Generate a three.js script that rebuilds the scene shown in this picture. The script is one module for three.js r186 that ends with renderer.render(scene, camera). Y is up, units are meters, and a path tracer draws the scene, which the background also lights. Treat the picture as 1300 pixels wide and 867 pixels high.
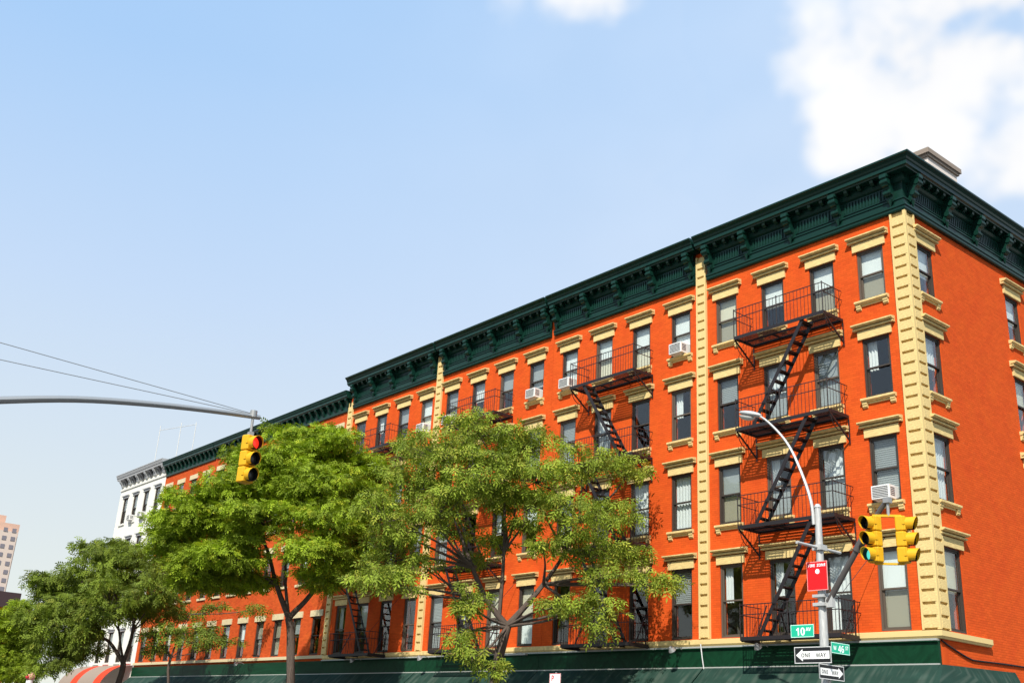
import * as THREE from 'three';
import { mergeGeometries, toCreasedNormals } from 'three/addons/utils/BufferGeometryUtils.js';
import { RoundedBoxGeometry } from 'three/addons/geometries/RoundedBoxGeometry.js';
import { ImprovedNoise } from 'three/addons/math/ImprovedNoise.js';

// ---------------------------------------------------------------- camera, sky, sun, exposure
const scene = new THREE.Scene();
const camera = new THREE.PerspectiveCamera(35.81, 1024 / 682, 0.1, 3000);
camera.rotation.order = 'YXZ';
camera.position.set(14.315, 1.511, 25.755);
camera.rotation.set(0.35898, 0.89659, 0.05719);
scene.add(camera);

const renderer = new THREE.WebGLRenderer({ antialias: true });
renderer.toneMapping = THREE.LinearToneMapping;
renderer.toneMappingExposure = 1.45;
renderer.shadowMap.enabled = true;

const SUN = new THREE.Vector3(0.70, 1.26, 1.0).normalize();
const sun = new THREE.DirectionalLight(new THREE.Color(1.0, 0.95, 0.86), 4.6);
sun.position.copy(SUN).multiplyScalar(120).add(new THREE.Vector3(-25, 5, 0));
sun.target.position.set(-25, 5, 0);
sun.castShadow = true;
Object.assign(sun.shadow.camera, { left: -70, right: 70, top: 60, bottom: -60, near: 1, far: 400 });
sun.shadow.mapSize.set(4096, 4096);
scene.add(sun, sun.target);

let seed = 7;
function rnd() { seed = (seed * 1664525 + 1013904223) >>> 0; return seed / 4294967296; }
const rr = (a, b) => a + (b - a) * rnd();
const noise = new ImprovedNoise();
function fbm(x, y, z, o) { let s = 0, a = 0.5; for (let i = 0; i < o; i++) { s += a * noise.noise(x, y, z); x *= 2.03; y *= 2.03; z *= 2.03; a *= 0.52; } return s; }

{ // one sky: air and clouds
  const W = 1536, H = 768, data = new Float32Array(W * H * 4);
  const puffs = [[-0.372, 0.566, -0.738, 0.10, 1.3], [-0.30, 0.595, -0.745, 0.12, 1.4], [-0.435, 0.578, -0.692, 0.075, 0.85], [-0.442, 0.520, -0.732, 0.065, 1.2], [-0.395, 0.507, -0.766, 0.06, 1.15], [-0.335, 0.478, -0.81, 0.06, 1.15],
    [-0.57, 0.632, -0.525, 0.06, 0.95], [-0.61, 0.65, -0.45, 0.09, 0.55], [-0.1, 0.5, -0.86, 0.12, 0.8], [0.3, 0.42, -0.85, 0.14, 0.8], [-0.5, 0.75, 0.42, 0.15, 0.8], [0.2, 0.62, 0.75, 0.14, 0.7], [0.75, 0.4, 0.5, 0.13, 0.8], [0.8, 0.55, -0.2, 0.14, 0.7], [-0.2, 0.35, 0.9, 0.13, 0.8]];
  for (let j = 0; j < H; j++) for (let i = 0; i < W; i++) {
    const v = (j + 0.5) / H, u = (i + 0.5) / W, el = (v - 0.5) * Math.PI, az = (u - 0.5) * 2 * Math.PI;
    const dy = Math.sin(el), c = Math.cos(el), dx = Math.cos(az) * c, dz = Math.sin(az) * c;
    const e = Math.max(dy, 0), q0 = e < 0.55 ? e : 0.55 + (e - 0.55) * 0.45; let r = 0.87 - 0.86 * q0, g = 0.898 - 0.5 * q0, b = Math.min(0.945, 0.79 + 0.43 * e);
    if (dy > 0) {
      let d = 0;
      for (const q of puffs) { const e = (dx - q[0]) ** 2 + (dy - q[1]) ** 2 * 1.5 + (dz - q[2]) ** 2; d = Math.max(d, q[4] * Math.exp(-e / (q[3] * q[3]))); }
      const n = fbm(dx * 7, dy * 9, dz * 7, 6), n2 = fbm(dx * 2.4 + 9, dy * 4 + 3, dz * 2.4, 4);
      const n3 = fbm(dx * 17 + 4, dy * 22, dz * 17, 5); let a = (d * (1.05 + 1.5 * n + 0.8 * n3) - 0.22) / 0.85; const vd = 1 + dx * 0.37 - dy * 0.55 + dz * 0.75; a = Math.max(a, 0.34 * Math.exp(-vd / 0.16) * (1 + 0.6 * n2));
      a = Math.min(1, Math.max(0, a)); a = (a > 0.3 ? a * a * (3 - 2 * a) : a * a * (3 - 2 * a) * 0.6 + a * 0.344) * 0.98;
      const m = 1.0 + 0.12 * n + 0.06 * n3;
      r += (m - r) * a; g += (m * 1.0 - g) * a; b += (m * 1.01 - b) * a;
    }
    const k = (j * W + i) * 4; data[k] = r / 1.45; data[k + 1] = g / 1.45; data[k + 2] = b / 1.45; data[k + 3] = 1;
  }
  const sky = new THREE.DataTexture(data, W, H, THREE.RGBAFormat, THREE.FloatType);
  sky.mapping = THREE.EquirectangularReflectionMapping; sky.magFilter = sky.minFilter = THREE.LinearFilter; sky.needsUpdate = true;
  scene.background = sky; scene.environment = sky;
}

// ---------------------------------------------------------------- helpers
const names = {};
function numbered(n) { const k = names[n] = (names[n] === undefined ? 0 : names[n] + 1); return k ? n + '_' + String(k).padStart(3, '0') : n; }
function sh(m) { m.castShadow = m.receiveShadow = true; return m; }
function thing(name, label, category, pos = [0, 0, 0], group) {
  const o = new THREE.Group(); o.name = numbered(name); o.position.set(...pos); scene.add(o);
  o.userData = { label, category }; if (group) o.userData.group = group; return o;
}
function part(name, geo, mat, parent, label) { const m = sh(new THREE.Mesh(geo, mat)); m.name = name; parent.add(m); if (label) m.userData.label = label; return m; }
function struct(name, geo, mat) { const m = sh(new THREE.Mesh(geo, mat)); m.name = numbered(name); m.userData.kind = 'structure'; scene.add(m); return m; }
function bx(x0, x1, y0, y1, z0, z1) { const g = new THREE.BoxGeometry(x1 - x0, y1 - y0, z1 - z0); g.translate((x0 + x1) / 2, (y0 + y1) / 2, (z0 + z1) / 2); return g; }
function clean(g) { const q = g.index ? g.toNonIndexed() : g; for (const k of Object.keys(q.attributes)) if (!['position', 'normal', 'uv'].includes(k)) q.deleteAttribute(k); q.morphAttributes = {}; return q; }
function mg(list) { return mergeGeometries(list.map(clean)); }
function bar(a, b, w, h, up = [0, 1, 0]) { // rectangular bar from a to b
  const A = new THREE.Vector3(...a), B = new THREE.Vector3(...b), d = B.clone().sub(A), L = d.length(); d.normalize();
  let U = new THREE.Vector3(...up); if (Math.abs(U.dot(d)) > 0.99) U.set(1, 0, 0);
  const X = new THREE.Vector3().crossVectors(U, d).normalize(), Y = new THREE.Vector3().crossVectors(d, X);
  const g = new THREE.BoxGeometry(w, h, L); g.applyMatrix4(new THREE.Matrix4().makeBasis(X, Y, d)); g.translate((A.x + B.x) / 2, (A.y + B.y) / 2, (A.z + B.z) / 2); return g;
}
function tube(pts, r, seg = 8, n = 0, closed = false) {
  const c = new THREE.CatmullRomCurve3(pts.map(q => new THREE.Vector3(...q)), closed, 'centripetal');
  return new THREE.TubeGeometry(c, n || Math.max(2, pts.length * 6), r, seg, closed);
}
function rod(a, b, r, seg = 8, r2 = r) { // tapered rod
  const A = new THREE.Vector3(...a), B = new THREE.Vector3(...b), d = B.clone().sub(A), L = d.length();
  const g = new THREE.CylinderGeometry(r2, r, L, seg); g.applyQuaternion(new THREE.Quaternion().setFromUnitVectors(new THREE.Vector3(0, 1, 0), d.normalize())); g.translate((A.x + B.x) / 2, (A.y + B.y) / 2, (A.z + B.z) / 2); return g;
}
function limbGeo(pts, r0, r1, seg = 8, wob = 0.08) { // tapered, slightly crooked limb
  const c = new THREE.CatmullRomCurve3(pts.map(q => new THREE.Vector3(...q)), false, 'centripetal'), N = Math.max(6, pts.length * 4);
  const g = new THREE.TubeGeometry(c, N, 1, seg, false), P = g.attributes.position, o = new THREE.Vector3(), ph = rnd() * 9;
  for (let i = 0; i <= N; i++) {
    c.getPointAt(i / N, o); const t = i / N, r = r0 + (r1 - r0) * Math.pow(t, 0.8);
    for (let k = 0; k <= seg; k++) { const q = i * (seg + 1) + k, rr_ = r * (1 + wob * Math.sin(k * 2.1 + i * 0.9 + ph)); P.setXYZ(q, o.x + (P.getX(q) - o.x) * rr_, o.y + (P.getY(q) - o.y) * rr_, o.z + (P.getZ(q) - o.z) * rr_); }
  }
  g.computeVertexNormals(); return g;
}
function prof(pts, x0, x1) { // polygon of [z, y] pulled along x
  const s = new THREE.Shape(pts.map(q => new THREE.Vector2(q[0], q[1])));
  const g = new THREE.ExtrudeGeometry(s, { depth: x1 - x0, bevelEnabled: false });
  g.applyMatrix4(new THREE.Matrix4().makeBasis(new THREE.Vector3(0, 0, 1), new THREE.Vector3(0, 1, 0), new THREE.Vector3(-1, 0, 0))); g.translate(x1, 0, 0); return clean(g);
}
function sweepCorner(pts, x0, zEnd) { // profile [d, y] along the front, mitred round the corner, back along the side
  const pos = [], st = [q => [x0, q[1], q[0]], q => [q[0], q[1], q[0]], q => [q[0], q[1], zEnd]];
  for (let s = 0; s < 2; s++) for (let i = 0; i < pts.length; i++) {
    const a = pts[i], b = pts[(i + 1) % pts.length], A = st[s](a), B = st[s](b), Cc = st[s + 1](b), D = st[s + 1](a);
    pos.push(...A, ...D, ...Cc, ...A, ...Cc, ...B);
  }
  const tri = THREE.ShapeUtils.triangulateShape(pts.map(q => new THREE.Vector2(q[0], q[1])), []);
  for (const e of [0, 2]) for (const t of tri) for (const k of t) pos.push(...st[e](pts[k]));
  const g = new THREE.BufferGeometry(); g.setAttribute('position', new THREE.Float32BufferAttribute(pos, 3)); g.setAttribute('uv', new THREE.Float32BufferAttribute(new Float32Array(pos.length / 3 * 2), 2)); g.computeVertexNormals(); return g;
}
function wallGeo(x0, x1, y0, y1, holes, depth) {
  const s = new THREE.Shape([[x0, y0], [x1, y0], [x1, y1], [x0, y1]].map(q => new THREE.Vector2(...q)));
  for (const h of holes) s.holes.push(new THREE.Path([[h[0], h[2]], [h[0], h[3]], [h[1], h[3]], [h[1], h[2]]].map(q => new THREE.Vector2(...q))));
  const g = new THREE.ExtrudeGeometry(s, { depth, bevelEnabled: false }); g.translate(0, 0, -depth); return g;
}
const cache = {};
const memo = (k, f) => cache[k] || (cache[k] = f());

// ---------------------------------------------------------------- materials
function lin(r, g, b) { return new THREE.Color().setRGB(r, g, b); }
function mat(c, rough = 0.8, metal = 0, extra = {}) { return new THREE.MeshPhysicalMaterial({ color: lin(...c), roughness: rough, metalness: metal, specularIntensity: rough > 0.55 ? 0.4 : 0.8, ...extra }); }
function dataTex(w, h, fn, srgb, rep) {
  const d = new Uint8Array(w * h * 4);
  for (let j = 0; j < h; j++) for (let i = 0; i < w; i++) { const c = fn(i, j), k = (j * w + i) * 4; d[k] = c[0]; d[k + 1] = c[1]; d[k + 2] = c[2]; d[k + 3] = 255; }
  const t = new THREE.DataTexture(d, w, h); t.wrapS = t.wrapT = THREE.RepeatWrapping; t.magFilter = THREE.LinearFilter; t.minFilter = THREE.LinearMipmapLinearFilter; t.generateMipmaps = true;
  if (srgb) t.colorSpace = THREE.SRGBColorSpace; if (rep) t.repeat.set(...rep); t.needsUpdate = true; return t;
}
const S = v => { v = Math.min(1, Math.max(0, v)); return 255 * (v <= 0.0031308 ? v * 12.92 : 1.055 * Math.pow(v, 1 / 2.4) - 0.055); };
// painted brick: 2048 px over 7.8 m x 7.8 m
const BW = 2048, BM = 7.8;
const hashRow = (a, b) => { let h = (a * 374761393 + b * 668265263) | 0; h = (h ^ (h >>> 13)) * 1274126177 | 0; return ((h ^ (h >>> 16)) >>> 0) / 4294967296; };
function brickAt(i, j) {
  const x = i / BW * 39, y = j / BW * 116, row = Math.floor(y), xs = x + (row & 1) * 0.5, col = Math.floor(xs) % 39;
  const fx = xs - Math.floor(xs), fy = y - row, m = Math.min(Math.min(fx, 1 - fx) * 0.2 / 0.008, Math.min(fy, 1 - fy) * 0.067 / 0.008);
  return [Math.min(1, m), hashRow(row, col)];
}
function brickColor(base, amp) {
  return dataTex(BW, BW, (i, j) => {
    const [m, h] = brickAt(i, j), a = i / BW * Math.PI * 2, b = j / BW * Math.PI * 2;
    const n = fbm(Math.cos(a) * 2 + 5, Math.sin(a) * 2 + Math.cos(b) * 2, Math.sin(b) * 2, 3), f = hashRow(i * 3 + 1, j * 7 + 2) - 0.5;
    const k = (1 + amp * ((h - 0.5) * 0.9 + n * 0.5 + f * 0.3)) * (0.79 + 0.21 * m);
    return [S(base[0] * k), S(base[1] * k * (1 + amp * n)), S(base[2] * k)];
  }, true, [1 / BM, 1 / BM]);
}
const brickBump = dataTex(BW, BW, (i, j) => { const [m, h] = brickAt(i, j); const v = 60 + 150 * m + h * 40; return [v, v, v]; }, false, [1 / BM, 1 / BM]);
const brickOrange = new THREE.MeshPhysicalMaterial({ map: brickColor([0.60, 0.082, 0.013], 0.17), bumpMap: brickBump, bumpScale: 0.006, roughness: 0.9, specularIntensity: 0.2 });
const brickRed = new THREE.MeshPhysicalMaterial({ map: brickColor([0.50, 0.078, 0.016], 0.28), bumpMap: brickBump, bumpScale: 0.006, roughness: 0.9, specularIntensity: 0.2 });
const brickWhite = new THREE.MeshStandardMaterial({ color: lin(0.70, 0.68, 0.60), bumpMap: brickBump, bumpScale: 0.004, roughness: 0.85 });
function mottled(base, amp, sc, w = 512, met = 2) {
  return dataTex(w, w, (i, j) => {
    const a = i / w * Math.PI * 2, b = j / w * Math.PI * 2;
    const n = fbm(Math.cos(a) * sc + 3, Math.sin(a) * sc + Math.cos(b) * sc, Math.sin(b) * sc + 7, 5), f = hashRow(i + 11, j * 5) - 0.5, k = 1 + amp * (n * 1.6 + f * 0.35);
    return [S(base[0] * k), S(base[1] * k), S(base[2] * k)];
  }, true, [1 / met, 1 / met]);
}
const cream = new THREE.MeshPhysicalMaterial({ map: mottled([0.66, 0.495, 0.215], 0.26, 2.2), roughness: 0.8, specularIntensity: 0.25 });
const creamPale = new THREE.MeshStandardMaterial({ map: mottled([0.58, 0.48, 0.28], 0.2, 1.6), roughness: 0.75 });
const corniceGreen = new THREE.MeshPhysicalMaterial({ map: mottled([0.005, 0.030, 0.021], 0.5, 2), roughness: 0.3, specularIntensity: 0.45 });
const ironBlack = mat([0.016, 0.012, 0.013], 0.5);
const ironRust = mat([0.04, 0.012, 0.009], 0.7);
const frameDark = mat([0.045, 0.034, 0.026], 0.55);
const frameBrown = mat([0.10, 0.075, 0.055], 0.55);
const frameWhite = mat([0.62, 0.60, 0.55], 0.5);
const glass = new THREE.MeshPhysicalMaterial({ color: lin(0.93, 0.96, 0.96), transmission: 1, thickness: 0, roughness: 0.03, ior: 1.52, specularIntensity: 1 });
const shadeWhite = mat([0.80, 0.79, 0.74], 0.9), shadeIvory = mat([0.70, 0.62, 0.45], 0.9), shadeTan = mat([0.36, 0.31, 0.22], 0.9), shadeGrey = mat([0.34, 0.345, 0.33], 0.9), curtainMat = mat([0.70, 0.69, 0.66], 0.95), screenMat = mat([0.10, 0.10, 0.095], 0.9);
const plaster = mat([0.16, 0.14, 0.12], 0.95), roofMat = mat([0.09, 0.09, 0.09], 0.95);
const fasciaGreen = new THREE.MeshPhysicalMaterial({ map: mottled([0.004, 0.036, 0.015], 0.4, 2), roughness: 0.5, specularIntensity: 0.25 });
const flash = mat([0.35, 0.36, 0.33], 0.5);
const pipeWhite = mat([0.62, 0.62, 0.6], 0.5), cableMat = mat([0.02, 0.02, 0.02], 0.7);
const acWhite = mat([0.72, 0.71, 0.67], 0.5), acDark = mat([0.12, 0.12, 0.12], 0.6);
const awningTeal = new THREE.MeshPhysicalMaterial({ roughness: 0.8, specularIntensity: 0.25, map: dataTex(512, 256, (i, j) => {
  const s = Math.max(0, noise.noise(i * 0.045, j * 0.006, 2) - 0.12) * 0.7 + Math.max(0, noise.noise(i * 0.16, j * 0.012, 6) - 0.22) * 0.5, n = 1 + 0.35 * fbm(i * 0.02, j * 0.02, 4, 4);
  return [S((0.017 + s * 0.09) * n), S((0.043 + s * 0.09) * n), S((0.032 + s * 0.075) * n)]; }, true, [1 / 6, 1 / 2]) });
const steelGrey = mat([0.34, 0.34, 0.33], 0.42, 0.5), poleGrey = new THREE.MeshPhysicalMaterial({ map: mottled([0.47, 0.47, 0.45], 0.35, 4, 256, 0.6), roughness: 0.5, metalness: 0.2 }), armDark = mat([0.10, 0.09, 0.085], 0.5, 0.2);
const signalYellow = new THREE.MeshPhysicalMaterial({ map: mottled([0.64, 0.345, 0.010], 0.3, 4, 256, 0.7), roughness: 0.55, specularIntensity: 0.5 }), visorBlack = mat([0.012, 0.012, 0.012], 0.6);
const lensOff = mat([0.03, 0.028, 0.025], 0.25);
const lensRed = new THREE.MeshStandardMaterial({ color: lin(0.5, 0.02, 0.01), emissive: lin(1, 0.03, 0.015), emissiveIntensity: 0.85, roughness: 0.35 });
const lensGreen = new THREE.MeshStandardMaterial({ color: lin(0.05, 0.4, 0.35), emissive: lin(0.12, 0.9, 0.75), emissiveIntensity: 0.6, roughness: 0.35 });

// ---------------------------------------------------------------- ground
struct('road', bx(-700, 400, -0.32, -0.13, -600, 400), new THREE.MeshStandardMaterial({ map: mottled([0.055, 0.055, 0.056], 0.4, 3, 512, 4), roughness: 0.9 }));
const paveMat = new THREE.MeshStandardMaterial({ map: mottled([0.27, 0.26, 0.245], 0.25, 3, 512, 3), roughness: 0.9 });
struct('pavement', bx(-130, 3.6, -0.3, 0, -40, 5.6), paveMat);
struct('kerb', mg([bx(-130, 3.75, -0.3, 0.004, 5.601, 5.75), bx(3.601, 3.75, -0.3, 0.004, -40, 5.6)]), mat([0.3, 0.3, 0.29], 0.85));
struct('pavement', bx(-130, 3.6, -0.3, 0, 22.6, 30), paveMat);
struct('kerb', bx(-130, 3.75, -0.3, 0.004, 22.45, 22.599), mat([0.3, 0.3, 0.29], 0.85));
struct('road_marking', mg([bx(5.2, 5.5, -0.13, -0.122, 6.5, 22), bx(8.0, 8.3, -0.13, -0.122, 6.5, 22)]), mat([0.7, 0.7, 0.68], 0.8));

// ---------------------------------------------------------------- windows, lintels, sills
function curtainGeo(w, h, folds) {
  const g = new THREE.PlaneGeometry(w, h, 24, 2), P = g.attributes.position;
  for (let i = 0; i < P.count; i++) P.setZ(i, 0.025 * Math.sin((P.getX(i) / w + 0.5) * Math.PI * 2 * folds + P.getY(i) * 0.6));
  g.computeVertexNormals(); return g;
}
// style: [upper, lower] of s shade, t tan shade, g grey blind, c curtains, d dark, w curtain at the left, f sheer full
function addWindow(root, cx, y0, y1, w, style, fm, rotSide = false) {
  const h = y1 - y0, key = w.toFixed(2) + '_' + h.toFixed(2), F = 0.055;
  const frame = memo('wf' + key, () => mg([bx(-w / 2, -w / 2 + F, 0, h, -0.17, -0.04), bx(w / 2 - F, w / 2, 0, h, -0.17, -0.04), bx(-w / 2 + F, w / 2 - F, h - F, h, -0.17, -0.04), bx(-w / 2 + F, w / 2 - F, 0, F, -0.17, -0.02)]));
  const win = part('window', frame, fm, root);
  if (rotSide) { win.rotation.y = Math.PI / 2; win.position.set(0, y0, -cx); } else win.position.set(cx, y0, 0);
  const iw = w / 2 - F, s = 0.045, mid = h * 0.5;
  const sash = (a, b, z) => mg([bx(-iw + 0.002, -iw + s, a, b, z - 0.04, z), bx(iw - s, iw - 0.002, a, b, z - 0.04, z), bx(-iw + s, iw - s, a, a + s, z - 0.04, z), bx(-iw + s, iw - s, b - s, b, z - 0.04, z)]);
  part('upper_sash', memo('us' + key, () => sash(mid - 0.02, h - F - 0.002, -0.065)), fm, win);
  part('lower_sash', memo('ls' + key, () => sash(F + 0.002, mid + 0.03, -0.115)), fm, win);
  part('pane', memo('up' + key, () => bx(-iw + s, iw - s, mid + 0.025, h - F - s, -0.088, -0.084)), glass, win);
  part('pane', memo('lp' + key, () => bx(-iw + s, iw - s, F + s, mid - 0.015, -0.138, -0.134)), glass, win);
  const put = (code, a, b) => {
    const z = -0.185, k = key + code + a.toFixed(2) + b.toFixed(2);
    if (code === 's' || code === 't' || code === 'g') part('roller_shade', memo('sh' + k, () => bx(-iw, iw, a, b, z - 0.006, z)), { s: rnd() < 0.7 ? shadeWhite : shadeIvory, t: shadeTan, g: shadeGrey }[code], win);
    if (code === 'c') for (const sd of [-1, 1]) part('curtain', memo('cu' + k + sd, () => { const g = curtainGeo(iw * 0.62, b - a, 3.5); g.translate(sd * iw * 0.66, (a + b) / 2, z - 0.03); return g; }), curtainMat, win);
    if (code === 'w') part('curtain', memo('cw' + k, () => { const g = curtainGeo(iw * 0.75, b - a, 3); g.translate(-iw * 0.6, (a + b) / 2, z - 0.03); return g; }), curtainMat, win);
    if (code === 'f') part('curtain', memo('cf' + k, () => { const g = curtainGeo(iw * 2, b - a, 6); g.translate(0, (a + b) / 2, z - 0.03); return g; }), curtainMat, win);
    if (code === 'b') part('slatted_blind', memo('bl' + k, () => { const L = []; for (let y = a; y < b - 0.03; y += 0.06) L.push(bx(-iw, iw, y, y + 0.048, z - 0.02, z)); return mg(L); }), shadeGrey, win);
  };
  if (style[0] === style[1] && 'cwf'.includes(style[0])) put(style[0], 0.02, h - 0.02);
  else { const e = style[1] === 'd' && 'sgtb'.includes(style[0]) ? rr(-0.3, 0.25) : 0; put(style[0], mid - 0.04 + e, h - 0.02); put(style[1], 0.04, mid - 0.045); }
  return win;
}
const capProfile = [[-0.02, 0], [0.0, 0], [0.0, 0.032], [0.118, 0.034], [0.122, 0.04], [0.122, 0.078], [0.03, 0.08], [0.03, 0.112], [0.15, 0.116], [0.205, 0.145], [0.215, 0.15], [0.215, 0.185], [-0.02, 0.225]];
function addLintel(root, cx, y, w, side) {
  const W = w + 0.2, m = part('lintel', memo('lt' + w, () => bx(-W / 2, W / 2, 0, 0.25, -0.02, 0.055)), cream, root);
  part('lintel_cap', memo('lc' + w, () => { const g = prof(capProfile, -W / 2 - 0.12, W / 2 + 0.12); g.translate(0, 0.252, 0); return g; }), cream, m);
  if (side) { m.rotation.y = Math.PI / 2; m.position.set(0, y, -cx); } else m.position.set(cx, y, 0);
}
function addSill(root, cx, y, w, side) { // y is the bottom of the opening
  const W = w + 0.2, m = part('sill', memo('sl' + w, () => prof([[-0.13, -0.005], [0.12, -0.02], [0.13, -0.03], [0.13, -0.08], [0.095, -0.09], [0.08, -0.125], [-0.02, -0.13], [-0.13, -0.13]], -W / 2, W / 2)), cream, root);
  for (const s of [-1, 1]) part('sill_bracket', memo('sb' + w + s, () => { const g = prof([[-0.02, -0.132], [0.075, -0.132], [0.085, -0.17], [0.06, -0.22], [0.065, -0.25], [0.03, -0.29], [-0.02, -0.29]], -0.075, 0.075); g.translate(s * (W / 2 - 0.1), 0, 0); return g; }), cream, m);
  part('sill_apron', memo('sa' + w, () => bx(-W / 2 + 0.19, W / 2 - 0.19, -0.185, -0.132, -0.02, 0.035)), cream, m);
  if (side) { m.rotation.y = Math.PI / 2; m.position.set(0, y, -cx); } else m.position.set(cx, y, 0);
}
const W = 7.62, FL = [[4.68, 6.85], [8.08, 9.94], [11.1, 12.88], [14.08, 15.68]], OW = 0.88;
function plainLintel(root, cx, y, w, m) { const g = part('lintel', memo('pl' + w, () => bx(-w / 2 - 0.17, w / 2 + 0.17, 0, 0.29, -0.02, 0.05)), m, root); g.position.set(cx, y, 0); }
function plainSill(root, cx, y, w, m) { const g = part('sill', memo('ps' + w, () => bx(-w / 2 - 0.12, w / 2 + 0.12, -0.12, -0.004, -0.12, 0.075)), m, root); g.position.set(cx, y, 0); }

function pilaster(root, cx, wd, y0, y1) { // rusticated strip of raised blocks between narrow margins
  part('pilaster_backing', bx(cx - wd / 2, cx + wd / 2, y0, y1, -0.02, 0.01), cream, root);
  for (const s of [-1, 1]) part('pilaster_margin', bx(cx + s * wd / 2 - (s > 0 ? 0.062 : -0.002), cx + s * wd / 2 + (s > 0 ? -0.002 : 0.062), y0, y1, 0.005, 0.088), cream, root);
  const p = 0.325, n = Math.floor((y1 - y0) / p), g = memo('pb' + wd, () => new RoundedBoxGeometry(wd - 0.13, p - 0.072, 0.11, 2, 0.008));
  for (let i = 0; i < n; i++) { const b = part('quoin_block', g, cream, root); b.position.set(cx, y0 + (i + 0.5) * p, 0.037); }
}
function cornerQuoin(root, y0, y1) {
  part('pilaster_backing', mg([bx(-0.42, 0.01, y0, y1, -0.02, 0.01), bx(-0.02, 0.01, y0, y1, -0.42, -0.021)]), cream, root);
  part('pilaster_margin', bx(-0.42, -0.36, y0, y1, 0.005, 0.086), cream, root);
  part('pilaster_margin', bx(0.005, 0.086, y0, y1, -0.42, -0.36), cream, root);
  part('corner_bead', bx(0.0, 0.086, y0, y1, 0.0, 0.086), cream, root);
  const p = 0.325, n = Math.floor((y1 - y0) / p);
  const g = memo('cq', () => mg([new RoundedBoxGeometry(0.425, p - 0.072, 0.1, 2, 0.008).translate(-0.15, 0, 0.042), new RoundedBoxGeometry(0.1, p - 0.072, 0.355, 2, 0.008).translate(0.042, 0, -0.185)]));
  for (let i = 0; i < n; i++) { const b = part('quoin_block', g, cream, root); b.position.set(0, y0 + (i + 0.5) * p, 0); }
}

// ---------------------------------------------------------------- cornice
const CROWN = [[-0.02, 17.66], [0.40, 17.66], [0.41, 17.70], [0.47, 17.72], [0.47, 17.83], [0.50, 17.86], [0.52, 17.92], [0.58, 17.98], [0.62, 18.0], [0.62, 18.05], [-0.02, 18.08]];
const FRIEZE = [[-0.02, 16.5], [0.10, 16.5], [0.12, 16.54], [0.12, 16.60], [0.15, 16.63], [0.15, 16.68], [0.07, 16.72], [0.07, 16.86], [0.10, 16.88], [0.10, 16.92], [0.05, 16.94], [0.05, 17.4], [0.12, 17.44], [0.16, 17.52], [0.16, 17.657], [-0.02, 17.657]];
const bracketGeo = memo('br', () => {
  const s = prof([[0.05, 16.86], [0.13, 16.84], [0.17, 16.92], [0.17, 17.0], [0.24, 17.02], [0.29, 17.10], [0.27, 17.2], [0.30, 17.27], [0.38, 17.30], [0.43, 17.40], [0.42, 17.50], [0.46, 17.54], [0.46, 17.655], [0.05, 17.655]], -0.1, 0.1);
  const kn = (z, y, r) => { const g = new THREE.CylinderGeometry(r, r, 0.25, 12); g.rotateZ(Math.PI / 2); g.translate(0, y, z); return g; };
  return mg([s, kn(0.36, 17.42, 0.085), kn(0.215, 17.11, 0.085), bx(-0.13, 0.13, 17.56, 17.65, 0.06, 0.44)]);
});
const dropGeo = memo('dr', () => { const g = new THREE.ConeGeometry(0.075, 0.24, 8); g.rotateX(Math.PI); g.translate(0, 16.76, 0.14); return mg([g, new THREE.SphereGeometry(0.06, 8, 6).translate(0, 16.87, 0.13)]); });
const modGeo = memo('mo', () => prof([[0.12, 17.52], [0.26, 17.52], [0.34, 17.58], [0.36, 17.657], [0.12, 17.657]], -0.055, 0.055));
function corniceRun(root, at, length, positions, kx, parent) { // brackets, modillions and ribs; at(x) gives a placement along the run
  for (const x of positions) { at(part('bracket', bracketGeo, corniceGreen, parent), x); at(part('leaf_drop', dropGeo, corniceGreen, parent), x); }
  for (let i = 0; i + 1 < positions.length; i++) {
    const a = positions[i], b = positions[i + 1], L = b - a, n = Math.max(2, Math.round(L / 0.42));
    for (let k = 1; k < n; k++) at(part('modillion', modGeo, corniceGreen, parent), a + L * k / n);
    const nr = Math.max(4, Math.round((L - 0.5) / 0.11)), ribs = [];
    for (let k = 0; k <= nr; k++) { const x = 0.25 + (L - 0.5) * k / nr; ribs.push(bx(x - 0.025, x + 0.025, 17.02, 17.34, 0.04, 0.085)); }
    ribs.push(bx(0.17, L - 0.17, 17.345, 17.375, 0.04, 0.08), bx(0.17, L - 0.17, 16.985, 17.015, 0.04, 0.08));
    const r = part('frieze_panel', mg(ribs), corniceGreen, parent); at(r, a);
  }
}
const front = x0 => (m, x) => m.position.set(x0 + x, 0, 0);

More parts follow.
